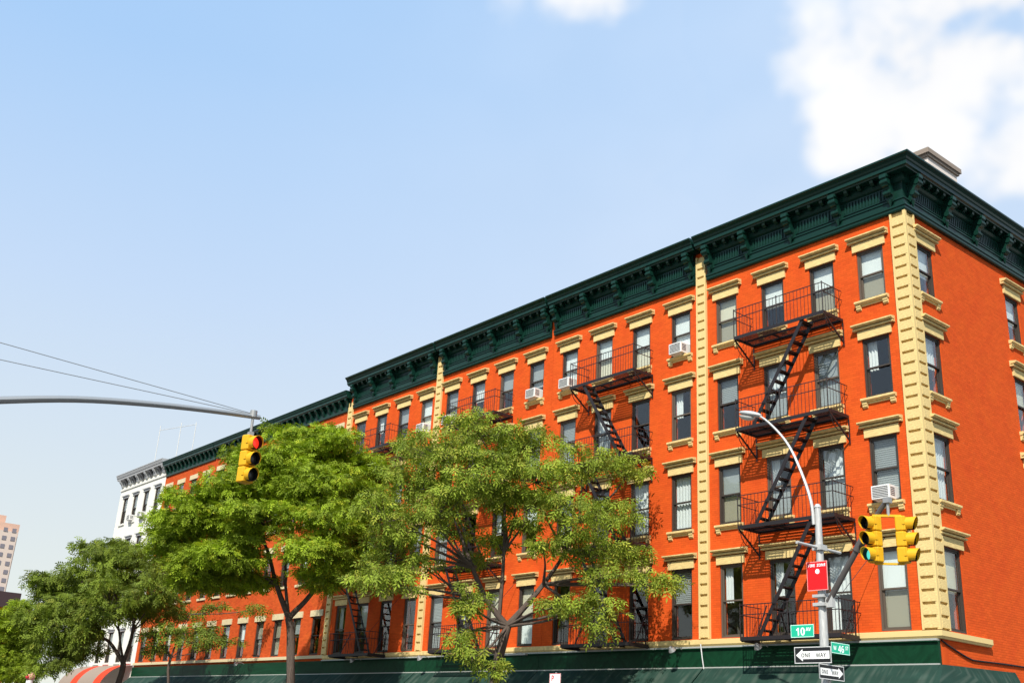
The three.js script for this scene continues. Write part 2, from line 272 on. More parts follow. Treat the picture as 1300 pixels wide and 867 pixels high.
// ---------------------------------------------------------------- the orange tenements (lots 1 to 4)
const LAB = [
  'orange brick corner building with cream quoins at its corner and a side street wall',
  'orange brick building joined to the corner one, cream pilaster between the two',
  'orange brick building behind the leafy top of the forked street tree',
  'orange brick building ending its green bracketed cornice above the lower plain roofline'];
const REL = [[1.2, 2.88, 4.73, 6.6], [0.98, 2.86, 4.76, 6.64], [0.98, 2.86, 4.76, 6.64], [0.95, 2.8, 4.68, 6.55]];
const STY = [ // [floor][window, from the right]
  [['st', 'fw', 'wd', 'wd'], ['bb', 'fg', 'wg', 'gt'], ['wd', 'gg', 'fg', 'bd'], ['st', 'st', 'sd', 'st']],
  [['bd', 'dd', 'dd', 'dd'], ['ff', 'ff', 'wd', 'bb'], ['wd', 'dd', 'fg', 'bb'], ['ss', 'ss', 'ss', 'ss']],
  [['ss', 'ss', 'wd', 'bb'], ['fd', 'wd', 'dd', 'gg'], ['bb', 'wd', 'ff', 'dd'], ['gd', 'gd', 'fd', 'gg']],
  [['dd', 'dd', 'fd', 'wd'], ['gd', 'fd', 'dd', 'ss'], ['wd', 'gg', 'fd', 'dd'], ['ss', 'gd', 'wd', 'dd']]];
const TEN = [];
for (let k = 0; k < 4; k++) {
  const X1 = -k * W, X0 = X1 - W, corner = k === 0;
  const t = thing('tenement_building', LAB[k], 'building', [X1, 0, 0]); TEN.push(t);
  const holes = [], cs = REL[k].map(r => -r);
  for (const c of cs) for (const f of FL) holes.push([c - OW / 2, c + OW / 2, f[0], f[1]]);
  const wx1 = corner ? -0.002 : -0.004;
  part('front_wall', wallGeo(-W + 0.004, wx1, 3.75, 18.0, holes, 0.34), brickOrange, t);
  part('ground_floor_wall', wallGeo(-W + 0.004, wx1, 0, 3.746, [[-3.3, -0.6, 0.5, 2.9], [-5.0, -3.9, 0.05, 2.9], [-7.2, -5.4, 0.5, 2.9]], 0.34), fasciaGreen, t);
  for (const [a, b, y] of [[-3.3, -0.6, 0.5], [-5.0, -3.9, 0.05], [-7.2, -5.4, 0.5]]) part('shop_window', bx(a + 0.002, b - 0.002, y + 0.002, 2.898, -0.2, -0.19), glass, t);
  const DEP = 20;
  for (const y of [0.02, 3.9, 7.3, 10.35, 13.35, 17.6]) part('floor_slab', bx(-W + 0.2, -0.346, y - 0.12, y, -9, -0.346), plaster, t);
  part('party_wall', bx(-W + 0.006, -W + 0.19, 0, 18.0, -DEP, -0.346), plaster, t);
  part('rear_wall', bx(-W + 0.2, -0.346, 0, 17.9, -9.3, -9.02), plaster, t);
  part('roof', bx(-W + 0.01, -0.01, 17.99, 18.02, -DEP, 0), roofMat, t);
  cs.forEach((c, i) => FL.forEach((f, j) => {
    addWindow(t, c, f[0], f[1], OW, STY[k][j][i], (i + j + k) % 3 ? frameDark : frameBrown);
    addLintel(t, c, f[1], OW); if (j) addSill(t, c, f[0], OW);
  }));
  // belt course over the shops, green sign band under it
  if (corner) part('belt_course', sweepCorner([[-0.02, 4.44], [0.09, 4.44], [0.11, 4.48], [0.14, 4.50], [0.14, 4.63], [-0.02, 4.662]], -W + 0.003, -2.42), cream, t);
  else part('belt_course', prof([[-0.02, 4.44], [0.09, 4.44], [0.11, 4.48], [0.14, 4.50], [0.14, 4.63], [-0.02, 4.662]], -W + 0.003, -0.003), cream, t);
  part('sign_band', prof([[0, 3.72], [0.10, 3.72], [0.10, 4.33], [0.16, 4.36], [0.16, 4.385], [0, 4.385]], -W + 0.006, -0.006), fasciaGreen, t);
  part('flashing', bx(-W + 0.006, -0.006, 4.388, 4.437, 0, 0.17), flash, t);
  // cornice
  const C1 = corner ? 0 : -0.02;
  if (corner) {
    const c = part('cornice', sweepCorner(CROWN, -W + 0.05, -20.5), corniceGreen, t);
    part('frieze', sweepCorner(FRIEZE, -W + 0.28, -20.4), corniceGreen, c);
    corniceRun(t, front(0), 0, [-7.18, -5.6, -3.85, -2.1, -0.32], 1, c);
    const side = (m, x) => { m.rotation.y = Math.PI / 2; m.position.set(0, 0, -x); };
    corniceRun(t, side, 0, [0.32, 2.22, 3.98, 5.76, 7.54, 9.3, 11.1, 12.9, 14.7, 16.5, 18.3], 1, c);
  } else {
    const a = -W + 0.05, b = -0.05, fa = -W + (k === 1 ? 0.1 : 0.28), fb = k === 2 ? -0.12 : -0.28;
    const c = part('cornice', prof(CROWN, a, b), corniceGreen, t);
    part('frieze', prof(FRIEZE, fa, fb), corniceGreen, c);
    const p0 = fa + 0.16, p1 = fb - 0.16, ps = [0, 1, 2, 3, 4].map(i => p0 + (p1 - p0) * i / 4);
    corniceRun(t, front(0), 0, ps, 1, c);
  }
  if (corner) {
    // side street wall
    const sc = [0.98, 6.2, 8.1, 13.4, 18.6], sh_ = [];
    for (const c of sc) for (const f of FL) sh_.push([c - OW / 2, c + OW / 2, f[0], f[1]]);
    const g = wallGeo(0.344, 20, 0, 18.0, sh_, 0.34), sw = part('side_wall', g, brickOrange, t); sw.rotation.y = Math.PI / 2;
    part('corner_pier', bx(-0.34, 0, 0, 18.0, -0.343, -0.341), brickOrange, t);
    part('corner_pier', bx(-0.001, 0.0, 0, 18.0, -0.3435, 0), brickOrange, t);
    sc.forEach((c, i) => FL.forEach((f, j) => { addWindow(t, c, f[0], f[1], OW, i ? ['sd', 'wd', 'bd', 'fd', 'sd'][(i * 2 + j) % 5] : ['sd', 'ff', 'fd', 'sd'][j], frameDark, true); addLintel(t, c, f[1], OW, true); if (j) addSill(t, c, f[0], OW, true); }));
    cornerQuoin(t, 4.665, 16.52);
    part('cable', tube([[0.03, 4.40, 0.0], [0.03, 4.33, -0.2], [0.03, 4.05, -1.35], [0.03, 4.04, -1.5], [0.03, 4.07, -2.8], [0.03, 4.1, -6], [0.03, 4.1, -12]], 0.022, 6, 40), cableMat, t);
  }
  if (k !== 1) pilaster(t, -W + (k === 0 ? 0.0 : 0.0), 0.42, 4.665, k === 3 ? 16.9 : 17.5);
}
part('conduit', tube([[-7.66, 4.5, 0.2], [-7.62, 4.1, 0.18], [-7.58, 3.7, 0.14]], 0.018, 6), pipeWhite, TEN[0]);

// chimney stack on the corner building's roof
{
  const t = thing('chimney_stack', 'pale rendered chimney with brown stone cap rising behind the roof corner', 'chimney', [-1.68, 18.02, -5.7]);
  part('shaft', bx(-0.38, 0.1, 0, 2.94, -0.95, 0.95), mat([0.66, 0.58, 0.52], 0.9), t);
  const cap = mat([0.26, 0.21, 0.17], 0.9);
  part('cap', mg([bx(-0.45, 0.17, 2.94, 3.04, -1.02, 1.02), bx(-0.5, 0.22, 3.042, 3.22, -1.1, 1.1)]), cap, t);
}

// ---------------------------------------------------------------- plain red buildings (lots 5 to 7) and the white building
const LOW = [
  'red brick building with plain cream lintels next to the taller green cornice end',
  'red brick building with plain lintels standing between two like it',
  'red brick building with plain lintels touching the white building'];
const sc5 = [[0.45, 0.012, 0.062, 0.047]];
const CROWN5 = [[-0.02, 17.10], [0.30, 17.10], [0.31, 17.14], [0.36, 17.16], [0.36, 17.25], [0.40, 17.30], [0.44, 17.40], [0.46, 17.42], [0.46, 17.46], [-0.02, 17.48]];
const FRIEZE5 = [[-0.02, 16.48], [0.08, 16.48], [0.09, 16.55], [0.05, 16.58], [0.05, 16.92], [0.12, 16.98], [0.12, 17.098], [-0.02, 17.098]];
const br5 = memo('b5', () => prof([[0.05, 16.66], [0.10, 16.66], [0.16, 16.8], [0.20, 16.92], [0.30, 17.0], [0.33, 17.098], [0.05, 17.098]], -0.08, 0.08));
const RW = 7.79;
for (let k = 0; k < 3; k++) {
  const X1 = -4 * W - k * RW, t = thing('brick_building', LOW[k], 'building', [X1, 0, 0]), cs = [0, 1, 2, 3].map(i => -1.12 - 1.935 * i), holes = [];
  for (const c of cs) FL.forEach((f, j) => holes.push([c - 0.42, c + 0.42, f[0] + 0.02, j ? f[1] : 6.47]));
  part('front_wall', wallGeo(-RW + 0.004, -0.004, 3.75, 17.4, holes, 0.34), brickRed, t);
  part('ground_floor_wall', wallGeo(-RW + 0.004, -0.004, 0, 3.746, [[-3.3, -0.6, 0.5, 2.9], [-7.2, -4.2, 0.5, 2.9]], 0.34), fasciaGreen, t);
  for (const y of [0.02, 3.9, 7.3, 10.35, 13.35, 17.1]) part('floor_slab', bx(-RW + 0.2, -0.346, y - 0.12, y, -9, -0.346), plaster, t);
  part('party_wall', bx(-RW + 0.006, -RW + 0.19, 0, 17.4, -16, -0.346), plaster, t);
  part('rear_wall', bx(-RW + 0.2, -0.346, 0, 17.38, -9.3, -9.02), plaster, t);
  part('roof', bx(-RW + 0.01, -0.01, 17.41, 17.43, -16, 0), roofMat, t);
  cs.forEach((c, i) => FL.forEach((f, j) => {
    const y1 = j ? f[1] : 6.47;
    addWindow(t, c, f[0] + 0.02, y1, 0.84, ['dd', 'wd', 'td', 'gd', 'bd', 'sd', 'tt'][(i * 3 + j * 5 + k) % 7], frameDark);
    plainLintel(t, c, y1, 0.84, creamPale); if (j) plainSill(t, c, f[0] + 0.02, 0.84, creamPale);
  }));
  part('belt_course', bx(-RW + 0.003, -0.003, 4.52, 4.66, -0.02, 0.1), creamPale, t);
  part('sign_band', bx(-RW + 0.006, -0.006, 3.72, 4.4, 0, 0.1), fasciaGreen, t);
  const c = part('cornice', prof(CROWN5, -RW + (k === 1 ? 0.06 : 0.02), -0.02), corniceGreen, t);
  part('frieze', prof(FRIEZE5, -RW + 0.08, -0.08), corniceGreen, c);
  for (let i = 0; i < 13; i++) { const b = part('bracket', br5, corniceGreen, c); b.position.x = -0.25 - (RW - 0.5) * i / 12; }
}
const WX = -4 * W - 3 * RW; // right edge of the white building
{
  const WW = 8.2, t = thing('white_building', 'white painted brick building with grey bracketed cornice at the row end', 'building', [WX, 0, 0]);
  const cs = [-1.1, -3.05, -5.0, -6.9], holes = [], fl = [[4.75, 6.7], [8.0, 9.95], [11.05, 12.95], [14.15, 16.0]], gw = mat([0.40, 0.40, 0.40], 0.7), trim = mat([0.66, 0.64, 0.58], 0.7);
  for (const c of cs) for (const f of fl) holes.push([c - 0.42, c + 0.42, f[0], f[1]]);
  part('front_wall', wallGeo(-WW + 0.004, -0.004, 3.75, 17.75, holes, 0.34), brickWhite, t);
  part('ground_floor_wall', wallGeo(-WW + 0.004, -0.004, 0, 3.746, [[-3.6, -0.6, 0.4, 2.9], [-7.6, -4.4, 0.4, 2.9]], 0.34), brickWhite, t);
  for (const y of [0.02, 3.9, 7.3, 10.35, 13.35, 17.2]) part('floor_slab', bx(-WW + 0.2, -0.346, y - 0.12, y, -9, -0.346), plaster, t);
  part('end_wall', bx(-WW, -WW + 0.19, 0, 17.75, -16, -0.346), brickWhite, t);
  part('rear_wall', bx(-WW + 0.2, -0.346, 0, 17.7, -9.3, -9.02), plaster, t);
  part('roof', bx(-WW + 0.01, -0.01, 17.752, 17.78, -16, 0), roofMat, t);
  cs.forEach((c, i) => fl.forEach((f, j) => {
    addWindow(t, c, f[0], f[1], 0.84, ['dd', 'wd', 'gd', 'dd', 'bd'][(i * 2 + j) % 5], frameDark);
    const l = part('lintel', memo('wl', () => mg([bx(-0.52, 0.52, 0, 0.13, -0.02, 0.06), bx(-0.6, 0.6, 0.132, 0.2, -0.02, 0.14)])), gw, t); l.position.set(c, f[1], 0);
    plainSill(t, c, f[0], 0.84, trim);
  }));
  const CW = [[-0.02, 17.35], [0.36, 17.35], [0.38, 17.45], [0.42, 17.5], [0.48, 17.66], [0.5, 17.68], [0.5, 17.73], [-0.02, 17.74]];
  const c = part('cornice', prof(CW, -WW - 0.15, -0.02), mat([0.36, 0.36, 0.36], 0.6), t);
  part('frieze', mg([bx(-WW + 0.02, -0.04, 16.62, 16.72, -0.02, 0.07), bx(-WW + 0.02, -0.04, 16.95, 17.347, -0.02, 0.04)]), trim, c);
  const bg = prof([[0.03, 16.9], [0.10, 16.9], [0.16, 17.05], [0.30, 17.2], [0.36, 17.347], [0.03, 17.347]], -0.13, 0.13), bm = mat([0.10, 0.10, 0.105], 0.7);
  for (let i = 0; i < 11; i++) { const b = part('bracket', bg, i % 2 ? bm : gw, c); b.position.x = -0.3 - (WW - 0.6) * i / 10; }
  // pipe frame on its roof
  const a = thing('roof_pipe_frame', 'thin grey pipe frame standing on the roof of the white building', 'frame', [WX, 17.78, -1.8]), P = [];
  for (const [x, h] of [[-7.6, 4.1], [-3.6, 3.6], [-0.9, 3.1]]) part('post', rod([x, 0, 0], [x, h, 0], 0.024, 6), frameWhite, a);
  part('rail', rod([-7.6, 3.75, 0], [-0.9, 2.95, 0], 0.018, 6), frameWhite, a);
  part('rail', rod([-7.6, 1.2, 0], [-0.9, 0.9, 0], 0.015, 6), frameWhite, a);
  part('vent_pipe', rod([-7.9, 0, 0.6], [-7.9, 1.0, 0.6], 0.06, 8), steelGrey, a);
}

// ---------------------------------------------------------------- awnings
for (let k = 0; k < 7; k++) {
  const w = k < 4 ? W : RW, X1 = k < 4 ? -k * W : -4 * W - (k - 4) * RW;
  const lab = ['faded green awning under the corner building, turning into the side street', 'faded green awning beside the corner awning, a pale conduit at its end', 'faded green awning behind the forked street tree trunk', 'faded green awning behind the broad tree trunk', 'green awning under the red building nearest the green cornice', 'green awning under the middle plain red building', 'green awning beside the striped awning'][k];
  const t = thing('awning', lab, 'awning', [X1, 0, 0], 'green awnings along the shops');
  const e1 = k === 0 ? 0 : -0.02, n = 8;
  const pan = (x0, x1) => { const g = new THREE.PlaneGeometry(x1 - x0, 1, 12, 6), P = g.attributes.position, U = g.attributes.uv; for (let i = 0; i < P.count; i++) { const x = P.getX(i) + (x0 + x1) / 2, v = 0.5 - P.getY(i); const sag = 0.03 * Math.sin(v * Math.PI); P.setXYZ(i, x, 3.815 - 0.82 * v - sag, 0.12 + 1.0 * v); U.setXY(i, x + X1, v * 1.4); } g.computeVertexNormals(); return g; };
  for (let i = 0; i < 4; i++) part('canvas_panel', pan(-w + 0.02 + (w + e1 - 0.02) * i / 4 + 0.002, -w + 0.02 + (w + e1 - 0.02) * (i + 1) / 4 - 0.002), awningTeal, t);
  part('valance', bx(-w + 0.02, e1, 2.76, 2.992, 1.105, 1.12), awningTeal, t);
  part('front_rail', rod([-w + 0.03, 2.98, 1.09], [e1 - 0.01, 2.98, 1.09], 0.02, 6), steelGrey, t);
  part('head_rail', bx(-w + 0.02, e1, 3.80, 3.835, 0.10, 0.14), flash, t);
  if (k === 0) {
    const g = new THREE.BufferGeometry(), pos = [], uv = [];
    const q = (a, b, c, d) => { for (const [x, y, z, u, v] of [a, b, c, a, c, d]) { pos.push(x, y, z); uv.push(u, v); } };
    q([0.0, 3.8, 0.12, 0, 0], [0.0, 2.995, 1.12, 0, 1.4], [0.4, 2.995, 1.12, 0.5, 1.4], [0.02, 3.815, 0.0, 0.1, 0]);
    q([0.02, 3.815, 0.0, 0, 0], [0.4, 2.995, 1.12, 1.2, 1.4], [0.4, 3.12, -3.7, 5, 1.4], [0.02, 3.9, -3.7, 5, 0]);
    g.setAttribute('position', new THREE.Float32BufferAttribute(pos, 3)); g.setAttribute('uv', new THREE.Float32BufferAttribute(uv, 2)); g.computeVertexNormals();
    part('canvas_panel', g, awningTeal, t);
    part('valance', mg([bar([0.01, 2.88, 1.112], [0.4, 2.88, 1.112], 0.012, 0.23), bar([0.4, 2.88, 1.105], [0.4, 3.01, -3.7], 0.012, 0.23)]), awningTeal, t);
  }
}
{ // striped round awning of the white building
  const t = thing('striped_awning', 'rounded red and tan striped awning at the foot of the white building', 'awning', [WX, 0, 0]);
  const red = mat([0.60, 0.045, 0.012], 0.75), tan = mat([0.26, 0.20, 0.155], 0.85);
  const strip = (x0, x1) => { const pos = [], N = 10, g = new THREE.PlaneGeometry(1, 1, 4, N), P = g.attributes.position; for (let i = 0; i < P.count; i++) { const u = P.getX(i) + 0.5, a = (0.5 - P.getY(i)) * Math.PI / 2; P.setXYZ(i, x0 + (x1 - x0) * u, 2.7 + 1.85 * Math.cos(a), 0.02 + 2.0 * Math.sin(a)); } g.computeVertexNormals(); return g; };
  let x = -0.1; [1.3, 2.9, 1.3, 2.2].forEach((w, i) => { part('canvas_strip', strip(x - w + 0.003, x), i % 2 ? tan : red, t); x -= w; });
  const dome = new THREE.SphereGeometry(1, 14, 10, 0, Math.PI / 2, 0, Math.PI / 2); dome.scale(1.5, 1.85, 2.0); dome.translate(x, 2.7, 0.02);
  part('canvas_end', dome, tan, t);
}

// ---------------------------------------------------------------- fire escapes
const FELAB = [
  'black iron fire escape on the corner building, stairs climbing toward the corner',
  'black iron fire escape with reversed stairs beside the corner building',
  'black iron fire escape half hidden by the forked tree',
  'black iron fire escape half hidden by the broad tree'];
const LV = [4.56, 7.73, 10.71, 13.69];
[[-5.5, -2.2, 1], [-13.1, -9.87, -1], [-20.8, -17.55, -1], [-28.4, -25.15, -1]].forEach(([x0, x1, dir], k) => {
  const t = thing('fire_escape', FELAB[k], 'fire escape', [x0, 0, 0.02], 'fire escapes on the orange facades'), L = x1 - x0, D = 1.0;
  const run = 1.92, sx = dir > 0 ? [0.65, 0.65 + run] : [L - 0.65, L - 0.65 - run]; // bottom, top of each flight
  LV.forEach((y, j) => {
    const pf = part('platform', mg([bx(0, L, y - 0.105, y, D - 0.02, D), bx(0, L, y - 0.08, y, 0, 0.02), bx(0, 0.02, y - 0.09, y, 0.021, D - 0.021), bx(L - 0.02, L, y - 0.09, y, 0.021, D - 0.021), bx(0.021, L - 0.021, y - 0.06, y - 0.012, 0.46, 0.475), bx(L * 0.33, L * 0.33 + 0.015, y - 0.07, y - 0.013, 0.021, 0.459), bx(L * 0.67, L * 0.67 + 0.015, y - 0.07, y - 0.013, 0.021, 0.459)]), ironBlack, t);
    const sl = [], ox = j ? [Math.min(sx[1], sx[1] - dir * 1.25), Math.max(sx[1], sx[1] - dir * 1.25)] : [9, 9];
    for (let z = 0.035; z < D - 0.05; z += 0.068) {
      if (z > 0.47 && z < 0.97 && j) { sl.push(bx(0.021, ox[0], y - 0.012, y - 0.002, z, z + 0.04), bx(ox[1], L - 0.021, y - 0.012, y - 0.002, z, z + 0.04)); }
      else sl.push(bx(0.021, L - 0.021, y - 0.012, y - 0.002, z, z + 0.04));
    }
    part('grating', mg(sl), ironRust, pf).userData.kind = 'stuff';
    const H = 0.9, rl = [], bl = [];
    for (const h of [H, 0.62]) rl.push(bx(0, L, y + h - 0.025, y + h, D - 0.015, D - 0.003), bx(0, 0.012, y + h - 0.025, y + h, 0, D - 0.017), bx(L - 0.012, L, y + h - 0.025, y + h, 0, D - 0.017));
    for (const x of [0.012, L * 0.5, L - 0.012]) rl.push(rod([x, y, D - 0.009], [x, y + H + 0.03, D - 0.009], 0.016, 6));
    const ra = part('railing', mg(rl), ironBlack, t);
    const n = Math.round(L / 0.125); for (let i = 1; i < n; i++) bl.push(bx(L * i / n - 0.006, L * i / n + 0.006, y, y + H - 0.026, D - 0.0135, D - 0.0045));
    for (let i = 1; i < 7; i++) for (const x of [0.001, L - 0.011]) bl.push(bx(x, x + 0.01, y, y + H - 0.026, D * i / 7 - 0.005, D * i / 7 + 0.005));
    part('balusters', mg(bl), ironBlack, ra).userData.kind = 'stuff';
    if (j) for (const x of [0.012, L - 0.012]) {
      const b = part('bracket', mg([bar([x, y - 0.1, D - 0.05], [x, y - 0.75, 0.02], 0.03, 0.05), bar([x, y - 0.12, 0.012], [x, y - 0.85, 0.012], 0.04, 0.02, [0, 0, 1]), tube([[x, y - 0.12, D - 0.1], [x, y - 0.35, D - 0.18], [x, y - 0.55, D - 0.45], [x, y - 0.5, D - 0.62], [x, y - 0.38, D - 0.55]], 0.014, 5, 14)]), ironBlack, t);
    } else for (const x of [0.012, L - 0.012]) part('bracket', mg([bar([x, y - 0.1, D - 0.05], [x, y - 0.11, 0.02], 0.03, 0.06)]), ironBlack, t);
    if (j < 3) {
      const y1 = LV[j + 1] - 0.02, zA = 0.5, zB = 0.95;
      const st = part('stair', mg([zA, zB].map(z => bar([sx[0], y + 0.0, z], [sx[1], y1, z], 0.014, 0.12))), ironBlack, t);
      const N = 11, g = memo('step', () => mg([bx(-0.085, 0.085, -0.012, 0.012, -0.215, 0.215), bx(-0.085, -0.07, -0.035, -0.013, -0.215, 0.215)]));
      for (let i = 0; i < N; i++) { const s = part('step', g, ironBlack, st), f = (i + 0.6) / N; s.position.set(sx[0] + (sx[1] - sx[0]) * f, y + (y1 - y) * f, (zA + zB) / 2); }
    }
  });
  // drop ladder folded on the lowest platform: upright guides at its end
  const y = LV[0];
  part('drop_ladder_guide', mg([bar([L - 0.1, y, 0.15], [L - 0.1, y + 0.95, 0.12], 0.03, 0.03), bar([L - 0.1, y, 0.62], [L - 0.1, y + 0.95, 0.14], 0.03, 0.03), bar([L - 0.1, y + 0.35, 0.14], [L - 0.1, y + 0.35, 0.44], 0.02, 0.02), bar([L - 0.1, y + 0.6, 0.14], [L - 0.1, y + 0.6, 0.31], 0.02, 0.02)]), ironBlack, t);
  part('drop_ladder_guide', bar([0.3, y, 0.62], [0.3, y + 0.95, 0.14], 0.03, 0.03), ironBlack, t);
  part('tie_rod', rod([L + 0.01, LV[0] + 0.95, 0.95], [L + 0.9, LV[1] - 0.6, 0.02], 0.008, 5), ironBlack, t);
});

// ---------------------------------------------------------------- air conditioners
function ac(x, y, label, z = 0) {
  const t = thing('air_conditioner', label, 'air conditioner', [x, y, z], 'window air conditioners');
  part('case', new RoundedBoxGeometry(0.56, 0.38, 0.5, 2, 0.02).translate(0, 0.2, 0.06), acWhite, t);
  part('rear_grille', mg([0, 1, 2, 3, 4, 5, 6].map(i => bx(-0.235, 0.235, 0.06 + i * 0.045, 0.08 + i * 0.045, 0.308, 0.318))), acDark, t);
  part('side_louvre', mg([0, 1, 2, 3, 4].map(i => bx(0.278, 0.288, 0.1 + i * 0.05, 0.12 + i * 0.05, 0.06, 0.26))), acDark, t);
  part('bracket', bar([0, 0.0, 0.24], [0, -0.05, 0.0], 0.4, 0.02), acWhite, t);
}
ac(-1.2, 8.09, 'white air conditioner in the corner building window behind the signal heads');
ac(-W - 0.98, 14.09, 'white air conditioner in a top window beside the pilaster, corner building next door');
ac(-W - 6.64, 14.09, 'white air conditioner in a top window beside the reversed fire escape');
ac(-2 * W - 0.98, 14.09, 'white air conditioner in a top window above the forked tree');
ac(-3 * W - 0.95, 14.09, 'white air conditioner in a top window just past the second cream pilaster');
ac(-2 * W - 6.64, 14.09, 'white air conditioner at the edge of a half hidden fire escape');
ac(WX - 3.05, 14.16, 'small air conditioner in a white building window, nearer the red brick');
ac(WX - 5.0, 14.16, 'small air conditioner in a white building window, toward its free end');

// ---------------------------------------------------------------- wall lamps over the awnings
[[-5.2, 'under the corner fire escape'], [-8.45, 'just past the cream pilaster of the corner building'], [-15.9, 'between the two tree hidden fire escapes'], [-21.9, 'beside the second pilaster'], [-27.0, 'under the fire escape behind the broad tree'], [-38.3, 'above the plain red building awning']].forEach(([x, s], i) => {
  const t = thing('wall_lamp', 'small grey floodlight on an arm ' + s, 'lamp', [x, 4.3, 0.17], 'floodlights above the awnings');
  part('arm', tube([[0, 0.06, -0.01], [0, 0.12, 0.2], [0, 0.08, 0.42]], 0.015, 6), steelGrey, t);
  part('head', i === 2 ? bar([-0.6, 0.03, 0.46], [0.6, 0.03, 0.46], 0.12, 0.06) : mg([new THREE.CylinderGeometry(0.05, 0.12, 0.14, 12).rotateX(0.7).translate(0, 0.04, 0.47)]), steelGrey, t);
});

// ---------------------------------------------------------------- signal heads
// heads are built as parts (section) with visor and lens as sub-parts
function head(t, x, y, z, turn, lit, visorMat, short = 1) {
  const S_ = 0.335, m = new THREE.Matrix4().makeRotationY(turn);
  const rot = g => { g.applyMatrix4(m); return g; };
  const visor = memo('visor' + turn + short, () => { // tunnel visor: open underneath, thin shell
    const a0 = -0.33 * Math.PI, a1 = 1.33 * Math.PI, N = 22, pos = [], r0 = 0.134, r1 = 0.142;
    const P = (r, a, zz) => [Math.cos(a) * r, Math.sin(a) * r, zz];
    const len = a => short * (0.17 + 0.12 * Math.pow(Math.max(0, (Math.sin(a) + 0.87) / 1.87), 0.8));
    for (let i = 0; i < N; i++) {
      const a = a0 + (a1 - a0) * i / N, b = a0 + (a1 - a0) * (i + 1) / N;
      const quad = (A, B, C, D) => pos.push(...A, ...B, ...C, ...A, ...C, ...D);
      quad(P(r1, a, 0.12), P(r1, b, 0.12), P(r1, b, 0.12 + len(b)), P(r1, a, 0.12 + len(a)));
      quad(P(r0, b, 0.12), P(r0, a, 0.12), P(r0, a, 0.12 + len(a)), P(r0, b, 0.12 + len(b)));
      quad(P(r1, a, 0.12 + len(a)), P(r1, b, 0.12 + len(b)), P(r0, b, 0.12 + len(b)), P(r0, a, 0.12 + len(a)));
    }
    const g = new THREE.BufferGeometry(); g.setAttribute('position', new THREE.Float32BufferAttribute(pos, 3)); g.computeVertexNormals(); return rot(g);
  });
  const inner = memo('vin' + turn, () => { const g = new THREE.CylinderGeometry(0.131, 0.131, 0.13, 20, 1, true, Math.PI * 0.0, Math.PI * 2); g.rotateX(Math.PI / 2); g.translate(0, 0, 0.185); return rot(g); });
  const lens = memo('lens' + turn, () => { const g = new THREE.SphereGeometry(0.26, 18, 8, 0, Math.PI * 2, 0, 0.53); g.rotateX(Math.PI / 2); g.translate(0, 0, 0.14 - 0.225); return rot(g); });
  const body = memo('body' + turn, () => rot(mg([new RoundedBoxGeometry(0.285, 0.33, 0.19, 3, 0.035), new RoundedBoxGeometry(0.275, 0.31, 0.05, 2, 0.02).translate(0, 0, 0.102), bx(-0.152, -0.14, -0.03, 0.03, 0.06, 0.12), bx(0.14, 0.152, -0.03, 0.03, 0.06, 0.12)])));
  for (let i = 0; i < 3; i++) {
    const s = part('lamp_section', body, signalYellow, t); s.position.set(x, y - S_ * (i + 0.5), z);
    part('visor', visor, visorMat, s); part('visor_lining', inner, visorBlack, s);
    part('lens', lens, lit[0] === i ? lit[1] : lensOff, s);
  }
}
// mast arm across the avenue with one head showing red
{
  const t = thing('mast_arm_signal_pole', 'steel pole with long curved mast arm and two guy rods reaching over the avenue', 'signal pole', [-5.65, 0, 23.9]);
  part('pole', rod([0, 0, 0], [0, 8.1, 0], 0.14, 12, 0.09), steelGrey, t);
  part('base_plate', mg([new THREE.CylinderGeometry(0.2, 0.26, 0.5, 12).translate(0, 0.25, 0)]), steelGrey, t);
  part('mast_arm', limbGeo([[0, 6.0, -0.1], [0, 6.69, -2.45], [0, 7.03, -3.79], [0, 7.28, -5.28], [0, 7.44, -6.6], [0, 7.52, -7.45]], 0.085, 0.05, 10, 0), steelGrey, t);
  part('guy_rod', rod([0, 7.8, -0.08], [0, 7.56, -7.35], 0.008, 6), steelGrey, t);
  part('guy_rod', rod([0, 7.36, -0.08], [0, 7.55, -7.25], 0.008, 6), steelGrey, t);
  part('end_clamp', mg([new THREE.CylinderGeometry(0.075, 0.075, 0.14, 10).translate(0, 7.56, -7.3)]), steelGrey, t);
  const s = thing('traffic_signal', 'single yellow traffic signal showing red, hanging from the mast arm tip', 'traffic light', [-5.65, 7.12, 16.6]);
  part('hanger', mg([rod([0, 0, 0], [0, 0.36, 0], 0.03, 8), bx(-0.05, 0.05, -0.03, 0.05, -0.05, 0.05)]), steelGrey, s);
  head(s, 0, -0.03, 0, Math.PI / 2 + 0.28, [0, lensRed], signalYellow, 0.62);
}

